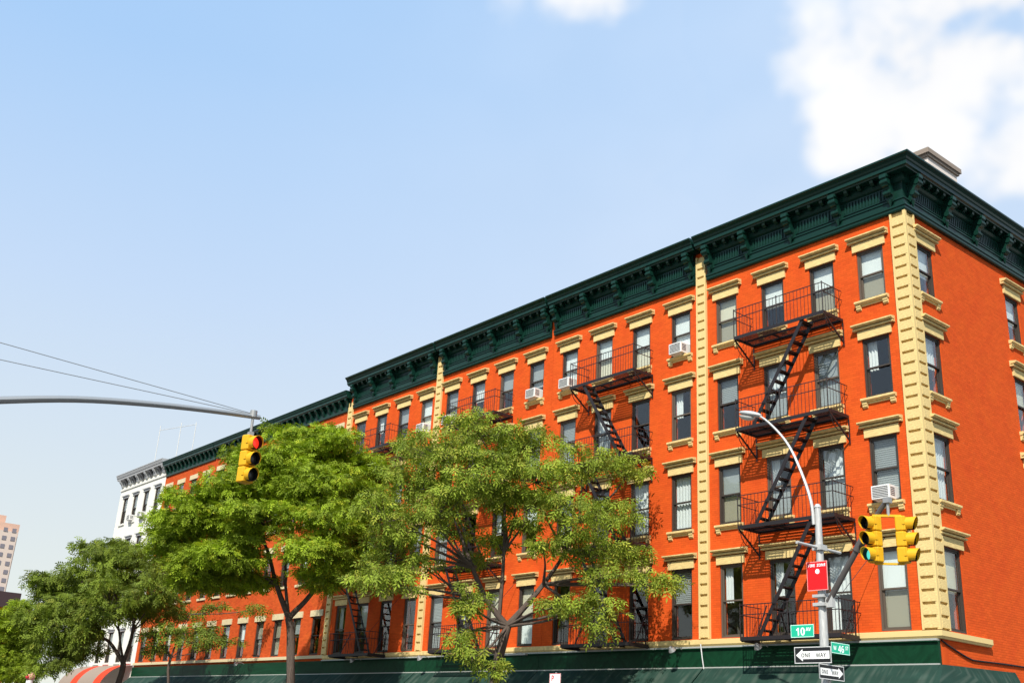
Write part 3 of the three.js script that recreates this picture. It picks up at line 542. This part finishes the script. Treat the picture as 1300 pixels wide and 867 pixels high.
// ---------------------------------------------------------------- corner lamp post with arm, signals, signs
function canvasMat(w, h, draw, rough = 0.5) {
  const c = document.createElement('canvas'); c.width = w; c.height = h; draw(c.getContext('2d'), w, h);
  const t = new THREE.CanvasTexture(c); t.colorSpace = THREE.SRGBColorSpace; return new THREE.MeshStandardMaterial({ map: t, roughness: rough });
}
const PX = 0.13, PZ = 5.15;
{
  const t = thing('street_lamp_post', 'pale grey octagonal lamp post at the corner with curved lamp arm', 'street lamp', [PX, 0, PZ]);
  part('shaft', rod([0, 0, 0], [0, 6.85, 0], 0.13, 8, 0.075), poleGrey, t);
  part('base', rod([0, 0, 0], [0, 0.7, 0], 0.27, 8, 0.2), poleGrey, t);
  part('shaft_cap', rod([0, 6.85, 0], [0, 6.93, 0], 0.09, 8, 0.05), poleGrey, t);
  part('lamp_arm', limbGeo([[-0.06, 6.45, 0.09], [-0.10, 6.95, 0.09], [-0.35, 7.73, 0.08], [-0.76, 8.53, 0.04], [-1.40, 9.23, 0.0], [-1.62, 9.38, 0]], 0.042, 0.028, 8, 0), poleGrey, t);
  const lh = part('lamp_head', (() => { const g = new THREE.SphereGeometry(1, 16, 10); g.scale(0.36, 0.075, 0.13); g.rotateZ(-0.3); return g; })(), poleGrey, t); lh.position.set(-1.84, 9.46, 0);
  part('lamp_lens', (() => { const g = new THREE.SphereGeometry(1, 14, 8, 0, Math.PI * 2, Math.PI / 2, Math.PI / 2); g.scale(0.24, 0.1, 0.13); g.rotateZ(-0.3); g.translate(-0.1, -0.05, 0); return g; })(), mat([0.55, 0.55, 0.5], 0.3), lh);
  part('cross_bar', mg([rod([0, 5.93, 0.85], [0, 5.93, -0.8], 0.035, 8), bx(-0.12, 0.12, 5.87, 5.99, -0.12, 0.12)]), poleGrey, t);
  part('clamp', mg([bx(-0.15, 0.15, 4.63, 4.70, -0.15, 0.15), bx(-0.15, 0.15, 4.82, 4.88, -0.15, 0.15), bx(0.12, 0.3, 4.6, 4.9, -0.06, 0.06)]), poleGrey, t);
  part('signal_arm', limbGeo([[0.16, 4.72, 0], [0.7, 5.45, 0], [1.25, 6.16, 0.0], [1.64, 6.66, 0.0], [1.80, 6.80, 0]], 0.075, 0.055, 8, 0), armDark, t);
  part('signal_arm_sleeve', rod([0.95, 5.77, 0], [1.12, 6.0, 0], 0.095, 8), armDark, t);
  const s = thing('twin_traffic_signal', 'pair of yellow signal heads at right angles beside the lamp post, one green', 'traffic light', [PX + 1.78, 6.45, PZ]);
  part('hanger', mg([rod([0, 0, 0], [0, 0.36, 0], 0.035, 8), bx(-0.07, 0.07, 0.28, 0.4, -0.07, 0.07)]), steelGrey, s);
  part('yoke', mg([bar([-0.27, 0.0, 0.2], [0.2, 0.0, -0.16], 0.07, 0.05), bar([-0.27, -1.03, 0.2], [0.2, -1.03, -0.16], 0.06, 0.04)]), signalYellow, s);
  head(s, -0.25, -0.01, 0.18, -0.24, [2, lensGreen], signalYellow, 0.8);
  head(s, 0.19, -0.01, -0.15, Math.PI / 2 + 0.26, [-1], signalYellow, 0.8);
}
const alu = mat([0.45, 0.46, 0.45], 0.4, 0.6);
function plateSign(name, label, pos, w, h, draw, side, cat = 'sign', group) { // flat sign plate with its printed face
  const t = thing(name, label, cat, pos, group); if (side) t.rotation.y = Math.PI / 2;
  part('plate', bx(-w / 2, w / 2, -h / 2, h / 2, -0.006, 0), alu, t);
  const f = part('face', new THREE.PlaneGeometry(w, h).translate(0, 0, 0.003), canvasMat(512, Math.round(512 * h / w), draw), t);
  const bk = part('face_back', new THREE.PlaneGeometry(w, h).rotateY(Math.PI).translate(0, 0, -0.009), alu, t);
  part('band', bx(-0.03, 0.03, -h / 2 * 0.6, h / 2 * 0.6, -0.03, -0.012), alu, t);
  return t;
}
const GRN = '#12b48c';
plateSign('street_name_sign', 'green street name sign reading 10 AV on the lamp post', [PX - 0.54, 4.12, PZ + 0.03], 0.62, 0.28, (c, w, h) => { c.fillStyle = GRN; c.fillRect(0, 0, w, h); c.strokeStyle = '#e8fff6'; c.lineWidth = 8; c.strokeRect(8, 8, w - 16, h - 16); c.fillStyle = '#fff'; c.textBaseline = 'middle'; c.font = 'bold 190px sans-serif'; c.fillText('10', 110, h * 0.55); c.font = 'bold 90px sans-serif'; c.fillText('AV', 335, h * 0.38); });
plateSign('street_name_sign', 'green street name sign reading W 46 at right angles to the avenue sign', [PX + 0.07, 3.77, PZ - 0.5], 0.7, 0.24, (c, w, h) => { c.fillStyle = GRN; c.fillRect(0, 0, w, h); c.strokeStyle = '#e8fff6'; c.lineWidth = 8; c.strokeRect(8, 8, w - 16, h - 16); c.fillStyle = '#fff'; c.textBaseline = 'middle'; c.font = 'bold 90px sans-serif'; c.fillText('W', 60, h * 0.5); c.font = 'bold 150px sans-serif'; c.fillText('46', 190, h * 0.55); c.font = 'bold 80px sans-serif'; c.fillText('ST', 390, h * 0.4); }, true);
function oneWay(dir) {
  return (c, w, h) => {
    c.fillStyle = '#161616'; c.fillRect(0, 0, w, h); c.strokeStyle = '#d8d8d4'; c.lineWidth = 9; c.strokeRect(7, 7, w - 14, h - 14);
    c.save(); if (dir > 0) { c.translate(w, 0); c.scale(-1, 1); }
    c.fillStyle = '#f4f4ee'; c.beginPath(); c.moveTo(24, h / 2); c.lineTo(118, h * 0.14); c.lineTo(118, h * 0.27); c.lineTo(w - 26, h * 0.27); c.lineTo(w - 26, h * 0.73); c.lineTo(118, h * 0.73); c.lineTo(118, h * 0.86); c.closePath(); c.fill(); c.restore();
    c.fillStyle = '#161616'; c.textBaseline = 'middle'; c.font = 'bold 64px sans-serif';
    const x0 = dir > 0 ? 48 : 96; c.fillText('ONE', x0, h * 0.52); c.fillText('WAY', x0 + 205, h * 0.52);
  };
}
plateSign('one_way_sign', 'black and white ONE WAY sign with its arrow pointing along the avenue facade', [PX - 0.18, 3.58, PZ + 0.19], 0.96, 0.36, oneWay(-1), false);
plateSign('one_way_sign', 'black and white ONE WAY sign pointing up the side street, lowest on the post', [PX + 0.19, 3.22, PZ + 0.05], 0.92, 0.32, oneWay(1), true);
plateSign('red_warning_sign', 'red square sign with a white heading and dot on the lamp post', [PX + 0.02, 5.28, PZ + 0.17], 0.54, 0.64, (c, w, h) => {
  c.fillStyle = '#e8040c'; c.fillRect(0, 0, w, h); c.strokeStyle = '#ff9c94'; c.lineWidth = 14; c.strokeRect(7, 7, w - 14, h - 14);
  c.fillStyle = '#fff'; c.font = 'bold 84px sans-serif'; c.textBaseline = 'middle'; c.fillText('FIRE', 36, 82); c.fillText('ZONE', 256, 82); c.beginPath(); c.arc(w / 2 + 10, 210, 52, 0, 7); c.fill();
});
{ // parking sign post at the kerb and the round beacon far down the street
  const t = thing('parking_sign', 'white parking sign with red print on a thin kerbside post', 'sign', [-8.57, 0, 5.25]);
  part('post', rod([0, 0, -0.03], [0, 3.3, -0.03], 0.025, 8), steelGrey, t);
  part('plate', bx(-0.23, 0.23, 2.75, 3.27, -0.004, 0.004), alu, t);
  part('face', new THREE.PlaneGeometry(0.46, 0.52).translate(0, 3.01, 0.008), canvasMat(256, 288, (c, w, h) => { c.fillStyle = '#f2efe8'; c.fillRect(0, 0, w, h); c.fillStyle = '#c8102e'; c.font = 'bold 120px sans-serif'; c.textBaseline = 'middle'; c.fillText('P', 36, 74); c.fillRect(20, 160, w - 40, 16); c.fillRect(20, 200, w - 60, 12); c.strokeStyle = '#c8102e'; c.lineWidth = 8; c.strokeRect(6, 6, w - 12, h - 12); }), t);
  const b = thing('beacon_post', 'short white post with a red and pink round head below the leafy tree', 'post', [-56.0, 0, 5.4]);
  part('post', rod([0, 0, 0], [0, 3.25, 0], 0.2, 12, 0.2), mat([0.75, 0.74, 0.7], 0.6), b);
  part('head', new THREE.SphereGeometry(0.26, 14, 10).translate(0, 3.45, 0), mat([0.62, 0.30, 0.24], 0.5), b);
  part('lens', new THREE.SphereGeometry(0.12, 10, 8).translate(0.12, 3.43, 0.2), mat([0.55, 0.03, 0.04], 0.3), b);
}

// ---------------------------------------------------------------- far buildings
{
  const t = thing('cornice_house', 'low red brick house with dark cornice beyond the end of the row', 'building', [-112, 0, -5.4]);
  part('wall', bx(-14, 9.6, 0, 11.3, 0, 5.6), brickRed, t);
  part('cornice', prof([[5.58, 11.1], [5.8, 11.2], [5.95, 11.9], [6.2, 12.3], [6.2, 12.6], [5.58, 12.62]], -14, 9.9), mat([0.05, 0.03, 0.03], 0.7), t);
  part('side_cornice', bx(9.605, 10.1, 11.1, 12.6, 0, 5.57), mat([0.05, 0.03, 0.03], 0.7), t);
  for (let i = 0; i < 6; i++) { const w = part('window', bx(-0.5, 0.5, 0, 1.8, 0, 0.06), frameDark, t); w.position.set(-12 + i * 4, 7.6, 5.6); part('pane', bx(-0.42, 0.42, 0.1, 1.7, 0.061, 0.07), lensOff, w); }
}
{
  const t = thing('apartment_tower', 'tall pinkish brick apartment tower far beyond the low house', 'building', [-409.4, 0, -64]);
  const tw = mat([0.56, 0.36, 0.27], 0.9), pale = mat([0.62, 0.50, 0.42], 0.9), win = mat([0.2, 0.18, 0.2], 0.35);  // wall and window tones lightened: distance haze is put into these colours
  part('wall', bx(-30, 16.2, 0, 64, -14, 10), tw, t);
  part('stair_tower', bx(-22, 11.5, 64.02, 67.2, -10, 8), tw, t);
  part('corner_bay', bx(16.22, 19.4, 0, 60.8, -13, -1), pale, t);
  const a = [], b = [];
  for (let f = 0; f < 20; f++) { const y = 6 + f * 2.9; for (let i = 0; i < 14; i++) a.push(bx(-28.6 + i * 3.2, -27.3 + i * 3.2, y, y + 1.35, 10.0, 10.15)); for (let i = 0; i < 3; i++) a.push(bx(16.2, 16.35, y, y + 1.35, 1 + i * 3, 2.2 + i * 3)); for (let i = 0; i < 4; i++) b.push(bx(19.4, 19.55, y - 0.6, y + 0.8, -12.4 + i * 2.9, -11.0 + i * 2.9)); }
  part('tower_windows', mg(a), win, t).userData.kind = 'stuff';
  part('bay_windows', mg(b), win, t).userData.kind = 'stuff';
}

// ---------------------------------------------------------------- trees
const TREES = {"B":{"base":[-24.36,4.9],"fork":[[-24.36,3.1,4.9],[-24.52,5.05,5.09],[-24.59,5.49,5.19]],"limbs":[[[-24.59,5.49,5.19],[-24.03,6.77,4.48],[-24.03,8.19,4.48],[-23.87,10.14,4.28]],[[-24.59,5.49,5.19],[-25.02,6.84,5.72],[-25.44,8.38,6.25],[-26.25,9.59,7.26]],[[-24.59,5.49,5.19],[-24.83,7.48,5.49],[-24.75,9.73,5.38],[-24.98,11.36,5.67]]],"blobs":[[-25.42,11.66,6.21,2.07,0.83],[-25.04,12.67,4.31,2.11,0.7],[-25.5,10.38,7.76,1.85,0.82],[-26.92,9.41,8.82,1.87,0.9],[-23.12,10.47,5.5,2.0,0.88],[-23.56,9.07,7.5,1.63,0.72],[-27.69,8.24,9.06,1.17,0.64],[-24.7,7.61,8.21,2.05,0.73],[-26.14,6.86,8.57,1.52,0.67],[-21.74,9.08,5.23,1.47,0.79],[-24.03,11.73,3.04,1.41,0.85],[-21.73,7.76,5.93,1.45,0.57],[-23.06,10.21,3.27,1.38,0.98],[-22.18,7.09,5.05,1.25,0.58],[-29.29,9.28,8.91,0.85,0.55],[-25.81,6.92,6.71,1.24,0.49],[-23.65,8.59,3.28,1.22,0.69],[-27.43,12.32,6.57,1.07,0.47],[-26.97,10.87,5.28,1.43,0.71],[-26.86,13.44,5.14,1.26,0.39],[-25.58,13.71,3.54,0.9,0.32],[-28.09,9.24,6.68,1.43,0.63],[-24.07,7.59,3.09,0.7,0.46]]},"C":{"base":[-11.6,4.9],"fork":[[-11.63,3.07,4.94],[-11.57,3.89,4.86],[-11.45,4.71,4.71]],"limbs":[[[-11.45,4.71,4.71],[-10.8,6.03,3.89],[-10.39,7.08,3.39],[-10.15,8.1,3.08]],[[-11.45,4.71,4.71],[-11.87,5.45,5.24],[-12.19,6.43,5.63],[-12.73,8.37,6.32]],[[-11.61,5.05,4.92],[-11.59,6.98,4.89],[-11.68,9.49,5.0]]],"blobs":[[-12.21,10.88,5.66,1.32,0.52],[-12.35,9.95,7.06,1.42,0.74],[-11.99,10.71,4.16,1.35,0.66],[-13.55,9.05,7.34,1.32,0.82],[-11.09,9.06,6.7,1.26,0.72],[-10.17,9.27,4.95,1.41,0.73],[-10.11,9.95,3.03,1.32,0.52],[-9.77,9.96,1.38,0.92,0.48],[-13.31,7.85,8.27,0.98,0.68],[-11.39,7.83,7.7,1.05,0.71],[-12.54,8.71,4.23,1.1,0.54],[-9.25,8.02,4.41,1.26,0.67],[-9.53,8.41,2.31,0.85,0.64],[-13.74,6.78,7.57,1.11,0.64],[-13.37,5.8,8.34,0.78,0.43],[-12.22,5.68,8.13,0.71,0.44],[-9.38,6.96,5.19,0.65,0.38],[-9.42,7.11,3.39,0.93,0.57],[-9.21,7.19,1.9,0.85,0.47],[-8.43,6.33,1.54,0.79,0.32],[-8.16,6.28,1.2,0.31,0.17],[-8.48,6.25,3.45,0.71,0.36],[-9.2,5.26,4.95,0.65,0.36],[-8.65,5.25,4.27,0.5,0.38],[-8.37,4.67,3.92,0.25,0.38],[-12.8,6.67,5.17,0.43,0.42],[-11.29,4.7,6.35,0.33,0.56],[-10.86,3.74,6.43,0.4,0.28],[-12.89,10.26,4.06,0.83,0.43],[-14.57,10.38,6.78,0.69,0.42],[-11.33,3.4,5.3,0.21,0.4],[-13.24,7.76,5.73,0.7,0.48],[-12.14,7.46,4.96,0.54,0.38],[-11.26,5.38,6.31,0.46,0.51],[-10.69,7.8,4.99,0.67,0.43],[-11.5,4.14,6.61,0.38,0.37],[-10.84,8.87,5.17,0.78,0.43],[-8.17,5.36,3.67,0.35,0.38],[-12.13,7.39,8.01,0.66,0.44],[-12.48,6.36,7.22,0.47,0.34],[-10.86,8.54,3.98,0.64,0.41]]},"A":{"base":[-42.25,4.9],"fork":[[-42.33,3.14,4.99],[-42.27,3.76,4.93],[-42.28,4.07,4.94]],"limbs":[[[-42.28,4.07,4.94],[-42.17,5.74,4.79],[-42.39,7.73,5.07],[-42.74,8.94,5.5]],[[-42.28,4.07,4.94],[-42.86,5.08,5.66],[-43.31,5.44,6.22],[-44.17,6.76,7.29]],[[-42.28,4.07,4.94],[-42.62,5.7,5.36],[-42.86,7.28,5.66]]],"blobs":[[-42.09,9.0,4.69,2.05,1.3],[-42.41,8.65,6.83,2.01,0.98],[-44.56,7.86,7.79,1.91,0.9],[-45.33,8.37,8.75,0.64,0.35],[-45.28,10.13,6.95,0.74,0.31],[-44.16,9.81,5.56,1.86,0.66],[-39.99,7.71,4.67,1.51,1.07],[-40.35,6.92,6.84,2.08,1.15],[-42.69,6.01,8.04,2.43,1.27],[-42.88,4.19,8.27,1.51,1.07],[-43.81,4.88,6.84,1.18,1.2],[-45.45,7.66,8.9,0.64,0.45],[-42.77,6.88,3.82,1.86,0.82],[-46.28,6.95,7.34,1.41,1.03],[-45.57,8.09,5.59,1.89,1.04],[-40.9,5.41,7.54,0.87,0.95]]},"D":{"base":[-39.36,3.6],"fork":[[-39.36,3.23,3.6],[-39.42,3.83,3.68],[-39.4,4.4,3.66]],"limbs":[[[-39.4,4.4,3.66],[-39.23,5.57,3.44],[-38.98,6.57,3.13]],[[-39.4,4.4,3.66],[-39.76,5.14,4.1],[-40.06,5.69,4.49]]],"blobs":[[-39.57,5.73,3.87,1.24,0.44],[-38.23,5.3,3.11,1.41,0.39],[-39.85,4.86,4.22,0.8,0.39],[-38.68,5.95,2.17,0.98,0.39],[-37.71,5.43,1.55,0.89,0.29],[-39.6,5.45,4.83,0.7,0.34],[-39.39,6.79,3.07,0.63,0.29],[-38.19,7.03,2.14,0.62,0.24],[-36.17,6.96,1.15,0.61,0.24]]},"E":{"base":[-73.61,1.23],"fork":[[-73.61,3.49,1.23],[-73.89,5.51,1.57]],"limbs":[],"blobs":[[-74.26,7.68,2.04,2.0,1.25],[-73.3,7.3,0.84,1.5,1.13],[-74.45,6.33,2.28,1.63,1.25],[-74.04,8.88,1.77,0.88,0.63],[-73.31,4.53,0.85,2.88,1.25],[-74.14,5.15,1.88,1.63,1.25]]}};
const bark = new THREE.MeshStandardMaterial({ map: mottled([0.085, 0.062, 0.048], 0.6, 6, 256, 1), roughness: 0.95 });
function leafMat(c) { return new THREE.MeshPhysicalMaterial({ color: lin(...c), roughness: 0.75, transmission: 0.4, thickness: 0, side: THREE.DoubleSide, specularIntensity: 0.35 }); }
function sprayGeo(len, lw, ll, pairs, droop) { // a compound leaf: leaflets in pairs along a short stalk
  const pos = [], nor = [];
  const leaflet = (cx, cy, cz, ang, tilt) => {
    const dx = Math.sin(ang), dz = Math.cos(ang), px = Math.cos(ang), pz = -Math.sin(ang), dy = tilt;
    const A = [cx, cy, cz], T = [cx + dx * ll, cy + dy * ll, cz + dz * ll], Lf = [cx + dx * ll * 0.5 + px * lw, cy + dy * ll * 0.5 + lw * 0.25, cz + dz * ll * 0.5 + pz * lw], Rt = [cx + dx * ll * 0.5 - px * lw, cy + dy * ll * 0.5 + lw * 0.25, cz + dz * ll * 0.5 - pz * lw];
    pos.push(...A, ...Lf, ...T, ...A, ...T, ...Rt);
  };
  for (let i = 0; i < pairs; i++) { const t = (i + 0.5) / pairs, z = t * len, y = -droop * t * t * len; leaflet(0, y, z, 1.0, -0.25); leaflet(0, y, z, -1.0, -0.25); }
  leaflet(0, -droop * len, len, 0, -droop);
  const g = new THREE.BufferGeometry(); g.setAttribute('position', new THREE.Float32BufferAttribute(pos, 3)); g.computeVertexNormals(); return g;
}
function buildTree(name, label, T, o) {
  const b0 = T.base, t = thing(name, label, 'tree', [b0[0], 0, b0[1]], 'street trees'), loc = q => [q[0] - b0[0], q[1], q[2] - b0[1]];
  const F = T.fork.map(loc);
  part('trunk', limbGeo([[F[0][0], 0, F[0][2]], [F[0][0] + 0.04, 1.5, F[0][2]], ...F], o.r, o.r * 0.72, 10), bark, t);
  const top = F[F.length - 1], nodes = [[top, o.r * 0.6]];
  T.limbs.forEach((l, i) => { const L = l.map(loc); part('limb', limbGeo(L, o.r * (i < 2 ? 0.6 : 0.36), o.r * 0.16, 8), bark, t); for (let j = 1; j < L.length; j++) nodes.push([L[j], o.r * (0.55 - 0.4 * j / L.length)]); });
  const M = [], cols = [], col = new THREE.Color(), twigs = [], mtx = new THREE.Matrix4(), pos = new THREE.Vector3(), q = new THREE.Quaternion(), sc = new THREE.Vector3(), e = new THREE.Euler();
  for (const bb of T.blobs) {
    const c = loc(bb), rx = bb[3], ry = Math.max(bb[4], 0.3), rz = Math.min(rx, o.rz || 1.6);
    let best = null, bd = 1e9;
    for (const n of nodes) { const d = (n[0][0] - c[0]) ** 2 + (n[0][1] - c[1] + 0.8) ** 2 + (n[0][2] - c[2]) ** 2 + (n[0][1] > c[1] ? 3 : 0); if (d < bd) { bd = d; best = n; } }
    const m = [best[0][0] * 0.45 + c[0] * 0.55 + rr(-0.15, 0.15), best[0][1] * 0.5 + c[1] * 0.5 + rr(-0.1, 0.25) - 0.1, best[0][2] * 0.45 + c[2] * 0.55 + rr(-0.15, 0.15)];
    const ce = [c[0], c[1] - ry * 0.45, c[2]];
    part('limb', limbGeo([best[0], m, ce], Math.min(best[1], o.r * 0.3), 0.02, 6), bark, t);
    const nc = Math.max(5, Math.round(o.clumps * rx * ry));
    for (let k = 0; k < nc; k++) {
      // clump centre, mostly toward the shell and the top of the bough
      let ux, uy, uz, l; do { ux = rr(-1, 1); uy = rr(-1, 1); uz = rr(-1, 1); l = Math.hypot(ux, uy, uz); } while (l > 1 || l < 0.25);
      const f = Math.pow(rnd(), 0.35) / l * 0.92; const cc = [c[0] + ux * rx * f, c[1] + (uy * f * 1.05 + 0.1) * ry, c[2] + uz * rz * f];
      if (cc[2] + b0[1] < 0.45) cc[2] = 0.45 - b0[1] + rnd() * 0.3;
      const cr = rr(0.2, 0.42) * o.cs, shade = rr(0.65, 1.2);
      twigs.push(limbGeo([ce, [(ce[0] + cc[0]) / 2 + rr(-0.1, 0.1), (ce[1] + cc[1]) / 2 - 0.05, (ce[2] + cc[2]) / 2 + rr(-0.1, 0.1)], cc], 0.016, 0.005, 4));
      const n = Math.round(o.leaves * rr(0.7, 1.3));
      for (let i = 0; i < n; i++) {
        const a = rnd() * Math.PI * 2, rad = cr * Math.sqrt(rnd()) * 1.25, hh = (rnd() - 0.5) * cr * 0.75 - rad * rad * 0.35;
        pos.set(cc[0] + Math.cos(a) * rad, cc[1] + hh, cc[2] + Math.sin(a) * rad);
        if (pos.z + b0[1] < 0.3) continue;
        e.set(rr(-0.8, 0.9) + o.hang, Math.PI / 2 - a + rr(-1.1, 1.1), rr(-1.0, 1.0), 'YXZ'); q.setFromEuler(e); const s = rr(0.55, 1.3) * o.leaf; sc.set(s, s, s);
        M.push(mtx.clone().compose(pos, q, sc)); const v = shade * rr(0.8, 1.2), y = rnd() < o.pale ? 1.5 : 1; cols.push([v * y, v * (y > 1 ? 1.2 : 1), v * (y > 1 ? 1.6 : 1)]);
      }
    }
  }
  const im = new THREE.InstancedMesh(o.geo, o.mat, M.length); im.name = 'crown'; im.userData.kind = 'stuff'; im.castShadow = im.receiveShadow = true;
  M.forEach((m, i) => { im.setMatrixAt(i, m); im.setColorAt(i, col.setRGB(...cols[i])); }); t.add(im);
  const tw = part('twigs', mg(twigs), bark, t); tw.userData.kind = 'stuff';
  return M.length;
}
const spA = sprayGeo(0.2, 0.026, 0.12, 3, 0.25), spB = sprayGeo(0.2, 0.027, 0.16, 2, 0.4);
let total = 0;
total += buildTree('honey_locust_tree', 'broad bright green tree with layered crown between the signal and the forked tree', TREES.B, { r: 0.21, geo: spA, mat: leafMat([0.285, 0.39, 0.012]), clumps: 40, leaves: 42, cs: 1.1, leaf: 1.1, hang: 0.25, pale: 0.07 });
total += buildTree('forked_tree', 'loose crowned tree with a forked trunk in front of two orange buildings', TREES.C, { r: 0.19, geo: spB, mat: leafMat([0.27, 0.355, 0.028]), clumps: 32, leaves: 25, cs: 0.95, leaf: 0.88, hang: 0.4, pale: 0.2 });
total += buildTree('leafy_tree', 'dense dark green tree in front of the white building', TREES.A, { r: 0.2, geo: spA, mat: leafMat([0.19, 0.255, 0.019]), clumps: 16, leaves: 32, cs: 1.2, leaf: 1.35, hang: 0.5, pale: 0.06, rz: 2.2 });
total += buildTree('young_tree', 'small thin young tree under the broad tree, before the plain red buildings', TREES.D, { r: 0.09, geo: spB, mat: leafMat([0.18, 0.25, 0.02]), clumps: 30, leaves: 16, cs: 0.95, leaf: 1.1, hang: 0.3, pale: 0.1 });
total += buildTree('lime_green_tree', 'yellow green tree below the low red house with dark cornice', TREES.E, { r: 0.2, geo: spA, mat: leafMat([0.27, 0.36, 0.01]), clumps: 20, leaves: 34, cs: 1.4, leaf: 1.6, hang: 0.2, pale: 0.04, rz: 2.2 });
console.log('leaf sprays', total);

renderer.render(scene, camera);
